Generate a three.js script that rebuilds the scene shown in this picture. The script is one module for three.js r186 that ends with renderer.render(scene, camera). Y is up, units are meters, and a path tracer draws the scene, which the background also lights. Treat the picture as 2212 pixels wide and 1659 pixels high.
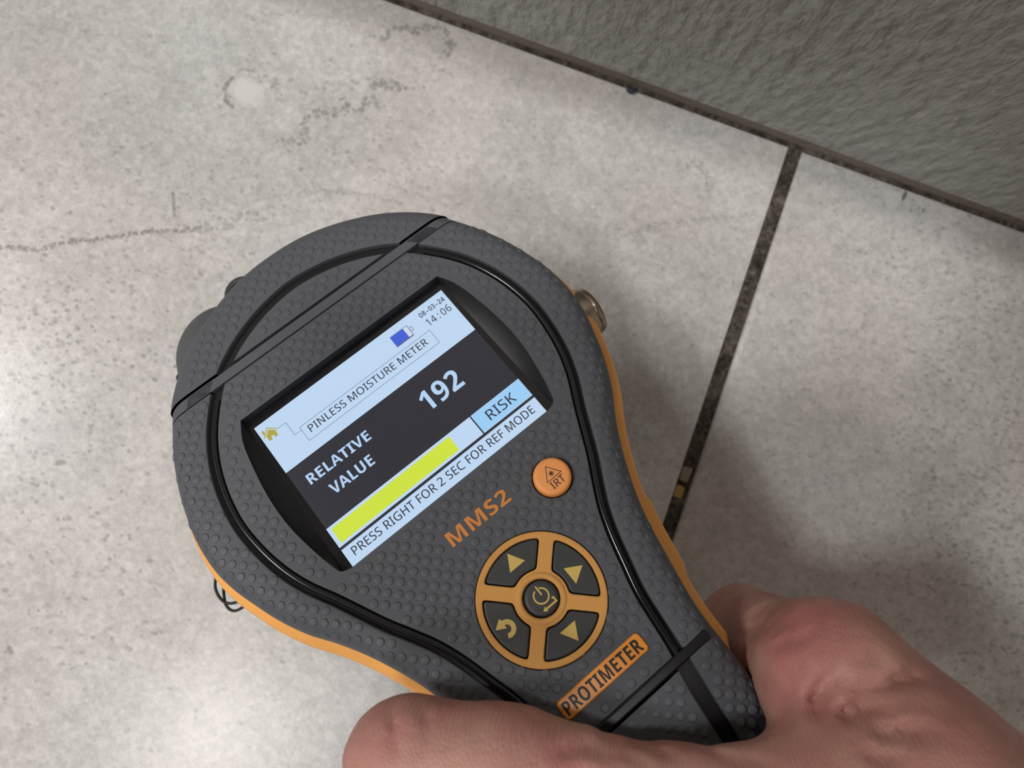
import * as THREE from 'three';
import { FontLoader } from 'three/addons/loaders/FontLoader.js';
import { TextGeometry } from 'three/addons/geometries/TextGeometry.js';
import { RoundedBoxGeometry } from 'three/addons/geometries/RoundedBoxGeometry.js';
import { mergeGeometries, mergeVertices, toCreasedNormals } from 'three/addons/utils/BufferGeometryUtils.js';
import { RectAreaLightUniformsLib } from 'three/addons/lights/RectAreaLightUniformsLib.js';

// ---------------------------------------------------------------- camera, light, exposure
const scene = new THREE.Scene();
scene.background = new THREE.Color(0, 0, 0);
const camera = new THREE.PerspectiveCamera(2 * Math.atan(829.5 / 1550) * 180 / Math.PI, 2212 / 1659, 0.01, 20);
// where the lens is: right, up and backward axes, 206 mm above the floor, looking almost straight down
const LENS = new THREE.Matrix4().makeBasis(new THREE.Vector3(0.94450552, 0.04494554, -0.32540625), new THREE.Vector3(-0.32652001, 0.01997579, -0.94497918), new THREE.Vector3(-0.03597235, 0.9987897, 0.03354286)).setPosition(0, 0.206, 0);
LENS.decompose(camera.position, camera.quaternion, camera.scale);
camera.updateMatrixWorld(true);
camera.focus = 0.146;
camera.userData.fStop = 16;
const renderer = new THREE.WebGLRenderer({ antialias: true });
renderer.toneMapping = THREE.LinearToneMapping;
renderer.toneMappingExposure = 0.87;
renderer.shadowMap.enabled = true;
RectAreaLightUniformsLib.init();

// ceiling lamps: x, z, width, depth, radiance
const LAMPS = [[-0.10, -0.42, 0.30, 0.26, 70], [-0.24, 1.36, 0.40, 0.34, 44], [-1.86, 0.50, 0.50, 0.50, 60]];
const LAMP_COLOR = new THREE.Color().setRGB(1, 0.982, 0.965);

// ---------------------------------------------------------------- helpers
let seed = 7;
const rnd = () => { seed = (seed * 1664525 + 1013904223) >>> 0; return seed / 4294967296; };
const MM = 0.001;
const used = {};
function uniq(name) { const k = used[name] = (used[name] ?? -1) + 1; return k ? `${name}_${String(k).padStart(3, '0')}` : name; }
function part(name, geo, mat, parent, label, kind) {
  const m = new THREE.Mesh(geo, mat); m.name = name; m.castShadow = m.receiveShadow = true;
  if (label) m.userData.label = label;
  if (kind) m.userData.kind = kind;
  parent.add(m); return m;
}
function thing(name, label, category) { const g = new THREE.Group(); g.name = uniq(name); g.userData = { label, category }; scene.add(g); return g; }
function mat(o) { return new THREE.MeshPhysicalMaterial(o); }
const lin = (r, g, b) => new THREE.Color().setRGB(r, g, b);
const srgb = (r, g, b) => new THREE.Color().setRGB(r / 255, g / 255, b / 255, THREE.SRGBColorSpace);
const lerp = (a, b, t) => a + (b - a) * t, clamp = (x, a, b) => Math.min(b, Math.max(a, x)), sstep = (a, b, x) => { const t = clamp((x - a) / (b - a), 0, 1); return t * t * (3 - 2 * t); };
function hash(x, y, s) { let h = (x * 374761393 + y * 668265263 + s * 974634777) | 0; h = Math.imul(h ^ (h >>> 13), 1274126177); return ((h ^ (h >>> 16)) >>> 0) / 4294967296; }
function vnoise(x, y, s, wrap) {
  let xi = Math.floor(x), yi = Math.floor(y); const fx = x - xi, fy = y - yi, u = fx * fx * (3 - 2 * fx), v = fy * fy * (3 - 2 * fy);
  let x1 = xi + 1, y1 = yi + 1;
  if (wrap) { xi = ((xi % wrap) + wrap) % wrap; yi = ((yi % wrap) + wrap) % wrap; x1 = ((x1 % wrap) + wrap) % wrap; y1 = ((y1 % wrap) + wrap) % wrap; }
  return lerp(lerp(hash(xi, yi, s), hash(x1, yi, s), u), lerp(hash(xi, y1, s), hash(x1, y1, s), u), v);
}
function hash3(x, y, z) { let h = (x * 374761393 + y * 668265263 + z * 2147483647 + z * 974634777) | 0; h = Math.imul(h ^ (h >>> 13), 1274126177); return ((h ^ (h >>> 16)) >>> 0) / 4294967296; }
function noise3(x, y, z) {
  const xi = Math.floor(x), yi = Math.floor(y), zi = Math.floor(z), s = (t) => t * t * (3 - 2 * t), u = s(x - xi), v = s(y - yi), w = s(z - zi);
  const c = (i, j, k) => hash3(xi + i, yi + j, zi + k);
  return lerp(lerp(lerp(c(0, 0, 0), c(1, 0, 0), u), lerp(c(0, 1, 0), c(1, 1, 0), u), v), lerp(lerp(c(0, 0, 1), c(1, 0, 1), u), lerp(c(0, 1, 1), c(1, 1, 1), u), v), w);
}
function dataTex(n, fn, colour) {
  const d = new Uint8Array(n * n * 4);
  for (let y = 0; y < n; y++) for (let x = 0; x < n; x++) { const c = fn(x, y), i = 4 * (y * n + x); if (typeof c === 'number') { d[i] = d[i + 1] = d[i + 2] = clamp(c * 255, 0, 255); } else { d[i] = clamp(c[0], 0, 255); d[i + 1] = clamp(c[1], 0, 255); d[i + 2] = clamp(c[2], 0, 255); } d[i + 3] = 255; }
  const t = new THREE.DataTexture(d, n, n); t.magFilter = THREE.LinearFilter; t.minFilter = THREE.LinearFilter; t.wrapS = t.wrapT = THREE.RepeatWrapping; if (colour) t.colorSpace = THREE.SRGBColorSpace; t.needsUpdate = true; return t;
}
function geoFrom(pos, idx, uv) { const g = new THREE.BufferGeometry(); g.setAttribute('position', new THREE.Float32BufferAttribute(pos, 3)); if (uv) g.setAttribute('uv', new THREE.Float32BufferAttribute(uv, 2)); if (idx) g.setIndex(idx); g.computeVertexNormals(); return g; }
const inMM = (g) => g.scale(MM, MM, MM);

// ---------------------------------------------------------------- room: floor tiles, walls, ceiling
const WALL_Z = -0.101, GROUT_L = 0.0622, GROUT_R = 0.0664, TILE = 0.45, JOINT = 0.0042;
const ROOM = { x0: -2.7, x1: 1.35, z0: -1.15, z1: 2.6, h: 2.4, low: 0.085 };
const floorGroup = new THREE.Group(); floorGroup.name = 'floor'; floorGroup.userData = { kind: 'structure', label: 'pale grey stone-look floor tiles with a dark grout joint', category: 'floor' }; scene.add(floorGroup);

const grain = dataTex(1024, (x, y) => {
  const f = (k, s) => vnoise(x / 1024 * k, y / 1024 * k, s, k);
  return 0.30 * f(24, 1) + 0.34 * f(70, 2) + 0.24 * f(170, 3) + 0.12 * f(400, 4);
});
// print of a tile: marks are [x, z, size ...] in metres from the tile's corner
function tilePrint(n, size, s0, marks, base = 196) {
  const W = new Float32Array(n * n), px = n / size;   // darkness
  const L = new Float32Array(n * n);                  // lightness
  const dab = (A, x, z, rx, rz, ang, a) => {
    const cx = x * px, cz = z * px, R = Math.max(rx, rz) * px * 1.6, ca = Math.cos(ang), sa = Math.sin(ang);
    for (let j = Math.max(0, Math.floor(cz - R)); j <= Math.min(n - 1, cz + R); j++) for (let i = Math.max(0, Math.floor(cx - R)); i <= Math.min(n - 1, cx + R); i++) {
      const dx = i - cx, dz = j - cz, u = (dx * ca + dz * sa) / (rx * px), v = (-dx * sa + dz * ca) / (rz * px), q = u * u + v * v + 0.7 * (vnoise(i / 3, j / 3, s0 + 9) - 0.5);
      if (q < 1.5) A[j * n + i] = Math.max(A[j * n + i], a * (1 - sstep(0.3, 1.5, q)));
    }
  };
  marks(dab, W, L);
  return dataTex(n, (x, y) => {
    const X = x / px * 1000, Y = y / px * 1000;      // mm
    const big = vnoise(X / 60, Y / 60, s0) - 0.5, mid = vnoise(X / 17, Y / 21, s0 + 1) - 0.5, sm = vnoise(X / 5, Y / 4, s0 + 2) - 0.5, fine = vnoise(X / 1.5, Y / 1.3, s0 + 3) - 0.5, dust = vnoise(X / 0.5, Y / 0.5, s0 + 4) - 0.5;
    let v = base + 14 * big + 12 * mid + 9 * sm + 19 * fine + 20 * dust;
    const k = y * n + x;
    v = v * (1 - W[k]) + 96 * W[k]; v = v * (1 - L[k]) + 218 * L[k];
    const warm = vnoise(X / 35, Y / 30, s0 + 6) - 0.5;
    return [v + 1.5 + 3 * warm, v - 0.5, v - 4 - 4 * warm];
  }, true);
}
const N_TILE = 2048;
const TX0 = GROUT_L - TILE, TZ0 = -0.1;               // corner of the tile under the meter
const printA = tilePrint(N_TILE, TILE, 11, (dab, W, L) => {
  const at = (x, z) => [x - TX0, z - TZ0];
  const line = (pts, w, a, wob, gap = 0) => { for (let i = 0; i + 1 < pts.length; i++) { const [a0, b0] = pts[i], [a1, b1] = pts[i + 1], len = Math.hypot(a1 - a0, b1 - b0), m = Math.ceil(len / 0.0004); for (let k = 0; k <= m; k++) { if (rnd() < gap) continue; const t = k / m; const [x, z] = at(lerp(a0, a1, t) + wob * (rnd() - 0.5), lerp(b0, b1, t) + wob * (rnd() - 0.5)); dab(W, x, z, w * (0.5 + 0.9 * rnd()), w * (0.5 + 0.9 * rnd()), rnd() * 3, a * (0.5 + 0.5 * rnd())); } } };
  // long crack with crumbs below it
  line([[-0.150, 0.006], [-0.140, 0.0035], [-0.131, 0.001], [-0.122, -0.0048], [-0.1117, -0.0098], [-0.1028, -0.0151], [-0.096, -0.017], [-0.0909, -0.02]], 0.0005, 0.55, 0.0011, 0.1);
  line([[-0.094, -0.018], [-0.084, -0.0235], [-0.0736, -0.031]], 0.0006, 0.3, 0.003, 0.4);
  line([[-0.0736, -0.036], [-0.062, -0.0415], [-0.052, -0.044], [-0.04, -0.046]], 0.0005, 0.25, 0.0012, 0.3);
  line([[-0.101, -0.0265], [-0.0985, -0.021]], 0.00045, 0.55, 0.0002);
  // chip of pale stone with a broken dark rim
  { const [x, z] = at(-0.0915, -0.061); dab(L, x, z, 0.0047, 0.0038, 0.4, 0.85); }
  line([[-0.0965, -0.064], [-0.0975, -0.0605], [-0.0960, -0.0565], [-0.0935, -0.0555]], 0.0006, 0.55, 0.0009, 0.2);
  line([[-0.0955, -0.066], [-0.091, -0.068]], 0.0004, 0.4, 0.0008, 0.3); line([[-0.0865, -0.0665], [-0.084, -0.0655], [-0.081, -0.068]], 0.0006, 0.35, 0.002, 0.5);
  // wandering veins
  line([[-0.0775, -0.0505], [-0.0715, -0.0535], [-0.0735, -0.058], [-0.0695, -0.0625], [-0.063, -0.0655], [-0.0655, -0.0685]], 0.0006, 0.42, 0.0022, 0.25);
  line([[-0.063, -0.0655], [-0.0565, -0.071], [-0.0585, -0.0755], [-0.053, -0.0775], [-0.049, -0.078]], 0.0007, 0.42, 0.003, 0.3);
  line([[-0.0605, -0.0885], [-0.0575, -0.0935], [-0.053, -0.094], [-0.0495, -0.0965], [-0.044, -0.097], [-0.041, -0.094], [-0.042, -0.09]], 0.0006, 0.45, 0.002, 0.25);
  line([[-0.044, -0.086], [-0.039, -0.0865]], 0.0006, 0.3, 0.002, 0.3);
  line([[0.02, -0.056], [0.034, -0.066], [0.049, -0.073], [0.06, -0.0775]], 0.0004, 0.22, 0.0013, 0.3);
  line([[0.034, -0.083], [0.039, -0.086], [0.044, -0.0795]], 0.0005, 0.25, 0.002, 0.3);
  // pits: crowded to the crack's south-west, sparse elsewhere
  const pits = (cx, cz, sx, sz, n, a0, r0) => { for (let i = 0; i < n; i++) { const g = () => (rnd() + rnd() + rnd() - 1.5) / 0.75; const [x, z] = at(cx + sx * g(), cz + sz * g()); dab(W, x, z, r0 * (0.5 + rnd()), r0 * (0.4 + 0.6 * rnd()), -0.5 + rnd(), a0 * (0.35 + 0.65 * rnd())); } };
  pits(-0.125, 0.045, 0.04, 0.045, 520, 0.34, 0.0007);
  pits(-0.12, 0.02, 0.03, 0.02, 160, 0.45, 0.0006);
  pits(-0.08, 0.09, 0.05, 0.04, 150, 0.3, 0.0008);
  pits(-0.06, -0.06, 0.04, 0.03, 260, 0.26, 0.0006);
  pits(-0.08, -0.02, 0.06, 0.02, 260, 0.28, 0.0006);
  pits(-0.03, -0.02, 0.18, 0.13, 1600, 0.22, 0.0006);
  pits(0.03, -0.02, 0.03, 0.06, 320, 0.2, 0.0006);
  for (let i = 0; i < 900; i++) { const [x, z] = at(-0.16 + 0.22 * rnd(), -0.1 + 0.26 * rnd()); dab(L, x, z, 0.0007 * (0.5 + rnd()), 0.0007 * (0.5 + rnd()), 0, 0.3 * rnd()); }
  for (const [x, z] of [[-0.144, 0.06], [-0.118, 0.094], [-0.127, 0.075], [-0.1, 0.108], [-0.135, 0.02], [-0.105, 0.055]]) { const p = at(x, z); dab(W, p[0], p[1], 0.0014, 0.0008, rnd() * 3, 0.42); }
});
const printB = tilePrint(N_TILE, TILE, 41, (dab, W, L) => {
  const pits = (cx, cz, sx, sz, n, a0, r0) => { for (let i = 0; i < n; i++) { const g = () => (rnd() + rnd() + rnd() - 1.5) / 0.75; const x = cx + sx * g(), z = cz + sz * g(); dab(W, x, z, r0 * (0.5 + rnd()), r0 * (0.35 + 0.5 * rnd()), -0.5 + rnd(), a0 * (0.35 + 0.65 * rnd())); } };
  pits(0.10, 0.06, 0.05, 0.06, 1500, 0.3, 0.0007);
  pits(0.11, 0.09, 0.03, 0.05, 700, 0.36, 0.0008);
  pits(0.05, 0.04, 0.05, 0.05, 420, 0.26, 0.0007);
  pits(0.22, 0.22, 0.25, 0.25, 3200, 0.25, 0.0007);
  dab(W, 0.0328, 0.0022, 0.0006, 0.0017, 0.15, 0.85); dab(W, 0.036, 0.0058, 0.0004, 0.0004, 0, 0.6); dab(W, 0.0395, 0.0045, 0.0004, 0.0006, 0, 0.6);
  for (let k = 0; k < 26; k++) { const t = k / 25; dab(W, 0.088 + 0.012 * t, 0.066 - 0.004 * t + 0.001 * rnd(), 0.0005, 0.0003, 0.3, 0.4 * rnd()); }
  for (let k = 0; k < 14; k++) { const t = k / 13; dab(W, 0.110 + 0.005 * t, 0.086 + 0.008 * t, 0.0005, 0.0004, 1, 0.5 * rnd()); }
}, 186);
const grainT = grain.clone(); grainT.repeat.set(TILE / 0.06, TILE / 0.06); grainT.needsUpdate = true;
const tileMat = (map) => mat({ map, roughness: 0.26, bumpMap: grainT, bumpScale: 0.000018, specularIntensity: 0.9 });
const tileA = tileMat(printA), tileB = tileMat(printB);
function tileGeo(w, d) {
  const rings = [[0.006, 0], [0.0030, 0], [0.0022, -0.00002], [0.0015, -0.00009], [0.0009, -0.00024], [0.0004, -0.0005], [0.0001, -0.0009], [0, -0.0016], [0, -0.009]], pos = [], uv = [], idx = [];
  const add = (x, y, z) => { pos.push(x, y, z); uv.push(x / TILE, z / TILE); };
  const box = (i) => [[i, i], [w - i, i], [w - i, d - i], [i, d - i]];
  for (const [x, z] of box(rings[0][0])) add(x, 0, z);
  idx.push(0, 2, 1, 0, 3, 2);
  rings.forEach(([i, y], r) => { for (const [x, z] of box(i)) add(x, y, z); if (r) { const a = 4 * r, b = a + 4; for (let k = 0; k < 4; k++) { const q = (k + 1) % 4; idx.push(a + k, a + q, b + q, a + k, b + q, b + k); } } });
  const g = geoFrom(pos, idx, uv); return toCreasedNormals(g, 0.7);
}
{
  const xs = [], zs = [];
  for (let k = -6; k < 4; k++) xs.push(GROUT_R - TILE - JOINT + k * (TILE + JOINT));
  for (let k = 0; k < 7; k++) zs.push(k === 0 ? TZ0 : TZ0 + k * (TILE + JOINT));
  let c = 0;
  for (const x of xs) for (const z of zs) {
    const x0 = Math.max(x, ROOM.x0), x1 = Math.min(x + TILE, ROOM.x1), z1 = Math.min(z + TILE, ROOM.z1);
    if (x1 - x0 < 0.02 || z1 - z < 0.02) continue;
    const m = part(c++ ? uniq('tile') : uniq('tile'), tileGeo(x1 - x0, z1 - z), Math.abs(x - TX0) < 0.01 && z === TZ0 ? tileA : tileB, floorGroup);
    m.position.set(x0, 0, z);
  }
  // grout bed: crumbly dark cement with a few pale and tan crumbs let into it
  const groutTex = dataTex(512, (x, y) => { const v = 66 + 46 * (vnoise(x / 5, y / 5, 77) - 0.5) + 40 * (vnoise(x / 2, y / 2, 78) - 0.5) + 30 * (vnoise(x / 21, y / 21, 79) - 0.5); return [v + 4, v - 2, v - 9]; }, true);
  groutTex.repeat.set(ROOM.x1 - ROOM.x0, ROOM.z1 - WALL_Z).multiplyScalar(1 / 0.12);
  const grout = new THREE.BoxGeometry(ROOM.x1 - ROOM.x0, 0.03, ROOM.z1 - WALL_Z + 0.1); grout.translate((ROOM.x0 + ROOM.x1) / 2, -0.0013 - 0.015, (ROOM.z1 + WALL_Z) / 2 - 0.05);
  part('grout', grout, mat({ map: groutTex, roughness: 0.95, bumpMap: groutTex, bumpScale: 0.0006 }), floorGroup, 'dark crumbly grout between the tiles');
  const crumb = (x0, x1, z0, z1, h, s) => { const g = new RoundedBoxGeometry(x1 - x0, 0.0009, z1 - z0, 3, 0.0004); const p = g.attributes.position; for (let i = 0; i < p.count; i++) p.setXYZ(i, p.getX(i) + 0.0004 * (noise3(p.getX(i) * 900 + s, p.getZ(i) * 900, s) - 0.5), p.getY(i), p.getZ(i) + 0.0005 * (noise3(p.getX(i) * 900, p.getZ(i) * 900 + s, s) - 0.5)); g.computeVertexNormals(); g.translate((x0 + x1) / 2, -0.0013 + h, (z0 + z1) / 2); return g; };
  part('grout_crumb', crumb(0.0623, 0.0649, 0.0050, 0.0086, 0.0002, 3), mat({ color: srgb(176, 142, 84), roughness: 0.9 }), floorGroup, 'tan crumb stuck in the grout');
  part('grout_crumb_001', crumb(0.0624, 0.0653, -0.0008, 0.0034, 0.0001, 9), mat({ color: srgb(142, 134, 116), roughness: 0.9 }), floorGroup, 'pale crumb stuck in the grout');
}
// dark textured wall rising from the floor, with a joint strip under it
const hammer = dataTex(1024, (x, y) => { const f = (k, s) => vnoise(x / 1024 * k, y / 1024 * k, s, k); return 0.55 * f(48, 21) + 0.3 * f(96, 22) + 0.15 * f(260, 23); });
hammer.repeat.set(1 / 0.13, 1 / 0.3);
const wallCol = dataTex(512, (x, y) => { const v = 156 + 16 * (vnoise(x / 9, y / 9, 31) - 0.5) + 10 * (vnoise(x / 3, y / 3, 32) - 0.5); return [v, v + 0.5, v - 3]; }, true); wallCol.repeat.set(1 / 0.1, 1 / 0.1);
function struct(name, geo, m, label) { const o = new THREE.Mesh(geo, m); o.name = name; o.castShadow = o.receiveShadow = true; o.userData = { kind: 'structure', label, category: name.split('_')[0] }; scene.add(o); return o; }
function slab(x0, y0, z0, x1, y1, z1) { const g = new THREE.BoxGeometry(x1 - x0, y1 - y0, z1 - z0); g.translate((x0 + x1) / 2, (y0 + y1) / 2, (z0 + z1) / 2); const p = g.attributes.position, nn = g.attributes.normal, u = g.attributes.uv; for (let i = 0; i < p.count; i++) { const ax = Math.abs(nn.getX(i)), ay = Math.abs(nn.getY(i)); u.setXY(i, ax > 0.5 ? p.getZ(i) : p.getX(i), ay > 0.5 ? p.getZ(i) : p.getY(i)); } return g; }
{
  // wall: extruded profile so that its lower arris is eased
  const s = new THREE.Shape(); s.moveTo(ROOM.z0, 0.0022); s.lineTo(WALL_Z - 0.0016, 0.0022); s.quadraticCurveTo(WALL_Z - 0.0002, 0.0026, WALL_Z, 0.0044); s.lineTo(WALL_Z, ROOM.low - 0.004); s.quadraticCurveTo(WALL_Z, ROOM.low, WALL_Z - 0.004, ROOM.low); s.lineTo(ROOM.z0, ROOM.low); s.closePath();
  const g = new THREE.ExtrudeGeometry(s, { depth: ROOM.x1 - ROOM.x0, bevelEnabled: false, curveSegments: 5 });
  const p = g.attributes.position, u = g.attributes.uv; for (let i = 0; i < p.count; i++) { const z = p.getX(i), y = p.getY(i), x = ROOM.x1 - p.getZ(i); p.setXYZ(i, x, y, z); u.setXY(i, x, y - z); }
  g.computeVertexNormals();
  struct('wall_back', g, mat({ map: wallCol, roughness: 0.62, bumpMap: hammer, bumpScale: 0.0014, side: THREE.DoubleSide }), 'low dark grey hammered-texture wall with a deep ledge on top');
  const strip = slab(ROOM.x0, -0.004, WALL_Z - 0.02, ROOM.x1, 0.0023, WALL_Z - 0.0007);
  struct('trim_1', strip, mat({ color: srgb(132, 124, 114), roughness: 0.8, bumpMap: grainT, bumpScale: 0.0003 }), 'grey-brown joint strip under the dark wall');
  const white = mat({ color: srgb(186, 181, 175), roughness: 0.9 });
  struct('wall_left', slab(ROOM.x0 - 0.1, -0.03, ROOM.z0 - 0.1, ROOM.x0, ROOM.h, ROOM.z1), white, 'plain grey-beige wall');
  struct('wall_right', slab(ROOM.x1, -0.03, ROOM.z0 - 0.1, ROOM.x1 + 0.1, ROOM.h, ROOM.z1), white, 'plain grey-beige wall facing the other side wall');
  struct('wall_front', slab(ROOM.x0 - 0.1, -0.03, ROOM.z1, ROOM.x1 + 0.1, ROOM.h, ROOM.z1 + 0.1), white, 'plain grey-beige wall opposite the dark wall');
  struct('wall_far', slab(ROOM.x0 - 0.1, -0.03, ROOM.z0 - 0.1, ROOM.x1 + 0.1, ROOM.h, ROOM.z0), white, 'plain grey-beige wall behind the ledge');
  struct('ceiling', slab(ROOM.x0 - 0.1, ROOM.h, ROOM.z0 - 0.1, ROOM.x1 + 0.1, ROOM.h + 0.1, ROOM.z1 + 0.1), white, 'plain grey-beige ceiling');
}
LAMPS.forEach(([x, z, w, d, L], i) => {
  const t = thing('ceiling_light', ['ceiling light panel over the ledge', 'ceiling light panel in the middle of the room', 'ceiling light panel near the side wall'][i], 'light');
  t.position.set(x, ROOM.h, z);
  const fr = new RoundedBoxGeometry(w + 0.03, 0.012, d + 0.03, 2, 0.004); fr.translate(0, -0.006, 0); part('frame', fr, mat({ color: lin(0.75, 0.75, 0.74), roughness: 0.5 }), t);
  const df = new THREE.BoxGeometry(w, 0.002, d); df.translate(0, -0.0131, 0);
  part('diffuser', df, mat({ color: lin(0.8, 0.8, 0.8), emissive: LAMP_COLOR, emissiveIntensity: 2 }), t);
  const l = new THREE.RectAreaLight(LAMP_COLOR, L, w, d); l.position.set(x, ROOM.h - 0.0155, z); l.lookAt(x, 0, z); l.castShadow = true; l.name = 'panel_light'; scene.add(l);
});

// ---------------------------------------------------------------- the meter (device axes: x right, y to the head, z out of the face; millimetres)
const DEV = new THREE.Matrix4().makeBasis(new THREE.Vector3(0.53958261, -0.12179572, -0.83307647), new THREE.Vector3(-0.8229083, -0.28544993, -0.49126394), new THREE.Vector3(-0.17796778, 0.95062303, -0.25425053)).setPosition(0.02382399, 0.06730104, 0.03256694);
const meter = thing('moisture_meter', 'black and orange handheld moisture meter with a lit screen showing 192', 'meter');
DEV.decompose(meter.position, meter.quaternion, meter.scale);

const OUT_H = [[0, 99.1], [7.5, 98.6], [14.5, 96.9], [24.3, 92.7], [30.8, 88.3], [36.4, 82.8], [40.4, 76.6], [43.3, 71], [45.6, 65], [47.1, 59.5], [48.0, 55], [48.4, 50], [48.2, 45.5], [47.2, 40.5], [45.7, 36], [43.6, 30.6], [40.5, 24.7], [36.7, 19.3], [33.4, 13.8], [31.0, 9], [28.6, 3.4], [26.6, -2.8], [25, -9.7], [23.8, -15], [22.9, -19.7], [22.4, -25], [22.3, -30], [22.1, -36], [21.3, -42], [20.6, -48], [20.3, -60], [20.5, -75], [19.6, -86], [16, -92.5], [9, -96], [0, -97]];
const GRV_H = [[0, 87.9], [8.5, 86.8], [14.8, 84.8], [20, 82.3], [24.3, 79.4], [28.2, 75.4], [32.3, 70], [35, 65], [36.8, 60], [37.9, 55], [38.4, 49], [37.8, 42.5], [36.4, 36.3], [34.3, 30.8], [31.2, 25], [28.9, 20.4], [26.2, 15], [23.4, 10.2], [20.9, 5.6], [18.9, 0.6], [17.2, -5], [15.5, -11], [14.7, -16], [14, -21], [13.4, -24.5], [12.4, -30], [11.4, -38], [10.6, -48], [10.3, -60], [10.3, -75], [9.6, -80], [7.4, -84.5], [4, -86.6], [0, -87]];
function loop(half, n) {   // mirrored half outline -> closed smooth curve, clockwise seen from the front starting at the top
  const pts = half.map(([x, y]) => new THREE.Vector3(x, y, 0)); for (let i = half.length - 2; i > 0; i--) pts.push(new THREE.Vector3(-half[i][0], half[i][1], 0));
  const c = new THREE.CatmullRomCurve3(pts, true, 'centripetal'); c.arcLengthDivisions = 2000; return c.getSpacedPoints(n).slice(0, n).map((v) => [v.x, v.y]);
}
const NS = 420;
const OUT = loop(OUT_H, NS);
function normalsOf(L) { const n = L.length; return L.map((p, i) => { const a = L[(i + n - 1) % n], b = L[(i + 1) % n], dx = b[0] - a[0], dy = b[1] - a[1], l = Math.hypot(dx, dy); return [-dy / l, dx / l]; }); }
const ON = normalsOf(OUT);   // clockwise travel: left hand side is outwards
if (ON[0][1] < 0) throw new Error('normals');
const GDENSE = loop(GRV_H, 3000);
// groove point that faces each outline station: nearest dense point, smoothed
const GRV = (() => { const idx = []; let last = 0; for (let i = 0; i < NS; i++) { let b = 0, bd = 1e9; for (let k = -40; k < 140; k++) { const j = (last + k + 3000) % 3000, q = GDENSE[j], d = (q[0] - OUT[i][0]) ** 2 + (q[1] - OUT[i][1]) ** 2; if (d < bd) { bd = d; b = k; } } last = i ? last + Math.max(0, b) : b; idx.push(last); }
  let s = idx.slice(); for (let r = 0; r < 6; r++) s = s.map((v, i) => { const a = i ? s[i - 1] : s[NS - 1] - 3000, c = i < NS - 1 ? s[i + 1] : s[0] + 3000; return (a + 2 * v + c) / 4; });
  return s.map((v) => { const f = Math.floor(v), t = v - f, p = GDENSE[((f % 3000) + 3000) % 3000], q = GDENSE[((f + 1) % 3000 + 3000) % 3000]; return [lerp(p[0], q[0], t), lerp(p[1], q[1], t)]; }); })();
const drop = (y) => (y > -24 ? 0 : -Math.min(11, 0.011 * (y + 24) ** 2));
const gw = (y) => lerp(1.55, 1.2, sstep(-30, -20, y));
// height of the front face at a distance d inside the outline
const PROF = [[0, -5], [0.25, -3.7], [0.6, -2.6], [1.1, -1.75], [1.7, -1.05], [2.6, -0.42], [3.6, -0.1], [5, 0]];
function prof(d) { if (d <= 0) return -5; for (let i = 1; i < PROF.length; i++) if (d < PROF[i][0]) return lerp(PROF[i - 1][1], PROF[i][1], (d - PROF[i - 1][0]) / (PROF[i][0] - PROF[i - 1][0])); return 0; }

function loft(rings, close = true) {   // rings of equally many [x,y,z]
  const n = rings[0].length, pos = [], idx = [];
  for (const r of rings) for (const p of r) pos.push(p[0], p[1], p[2]);
  for (let r = 0; r + 1 < rings.length; r++) for (let i = 0; i < n - (close ? 0 : 1); i++) { const j = (i + 1) % n, a = r * n + i, b = r * n + j, c = a + n, d = b + n; idx.push(a, c, b, b, c, d); }
  return geoFrom(pos, idx);
}
function shellRings(grow) {
  const rings = [];
  const g = (k) => OUT.map((p, i) => { const q = GRV[i], dx = p[0] - q[0], dy = p[1] - q[1], l = Math.hypot(dx, dy), w = gw(q[1]); return [q[0] + dx / l * w, q[1] + dy / l * w, drop(q[1]) + k]; });
  rings.push(g(-1.7), g(-0.25));
  rings.push(OUT.map((p, i) => { const q = GRV[i], dx = p[0] - q[0], dy = p[1] - q[1], l = Math.hypot(dx, dy), w = gw(q[1]) + 0.3; return [q[0] + dx / l * w, q[1] + dy / l * w, drop(q[1])]; }));
  for (const [d, z] of PROF.slice().reverse()) rings.push(OUT.map((p, i) => [p[0] - ON[i][0] * (d - grow), p[1] - ON[i][1] * (d - grow), z + drop(p[1])]));
  for (const [d, z] of [[-0.35, -7], [-0.3, -8.6], [0.8, -9.6]]) rings.push(OUT.map((p, i) => [p[0] - ON[i][0] * (d - grow), p[1] - ON[i][1] * (d - grow), z + drop(p[1])]));
  return rings;
}
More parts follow.
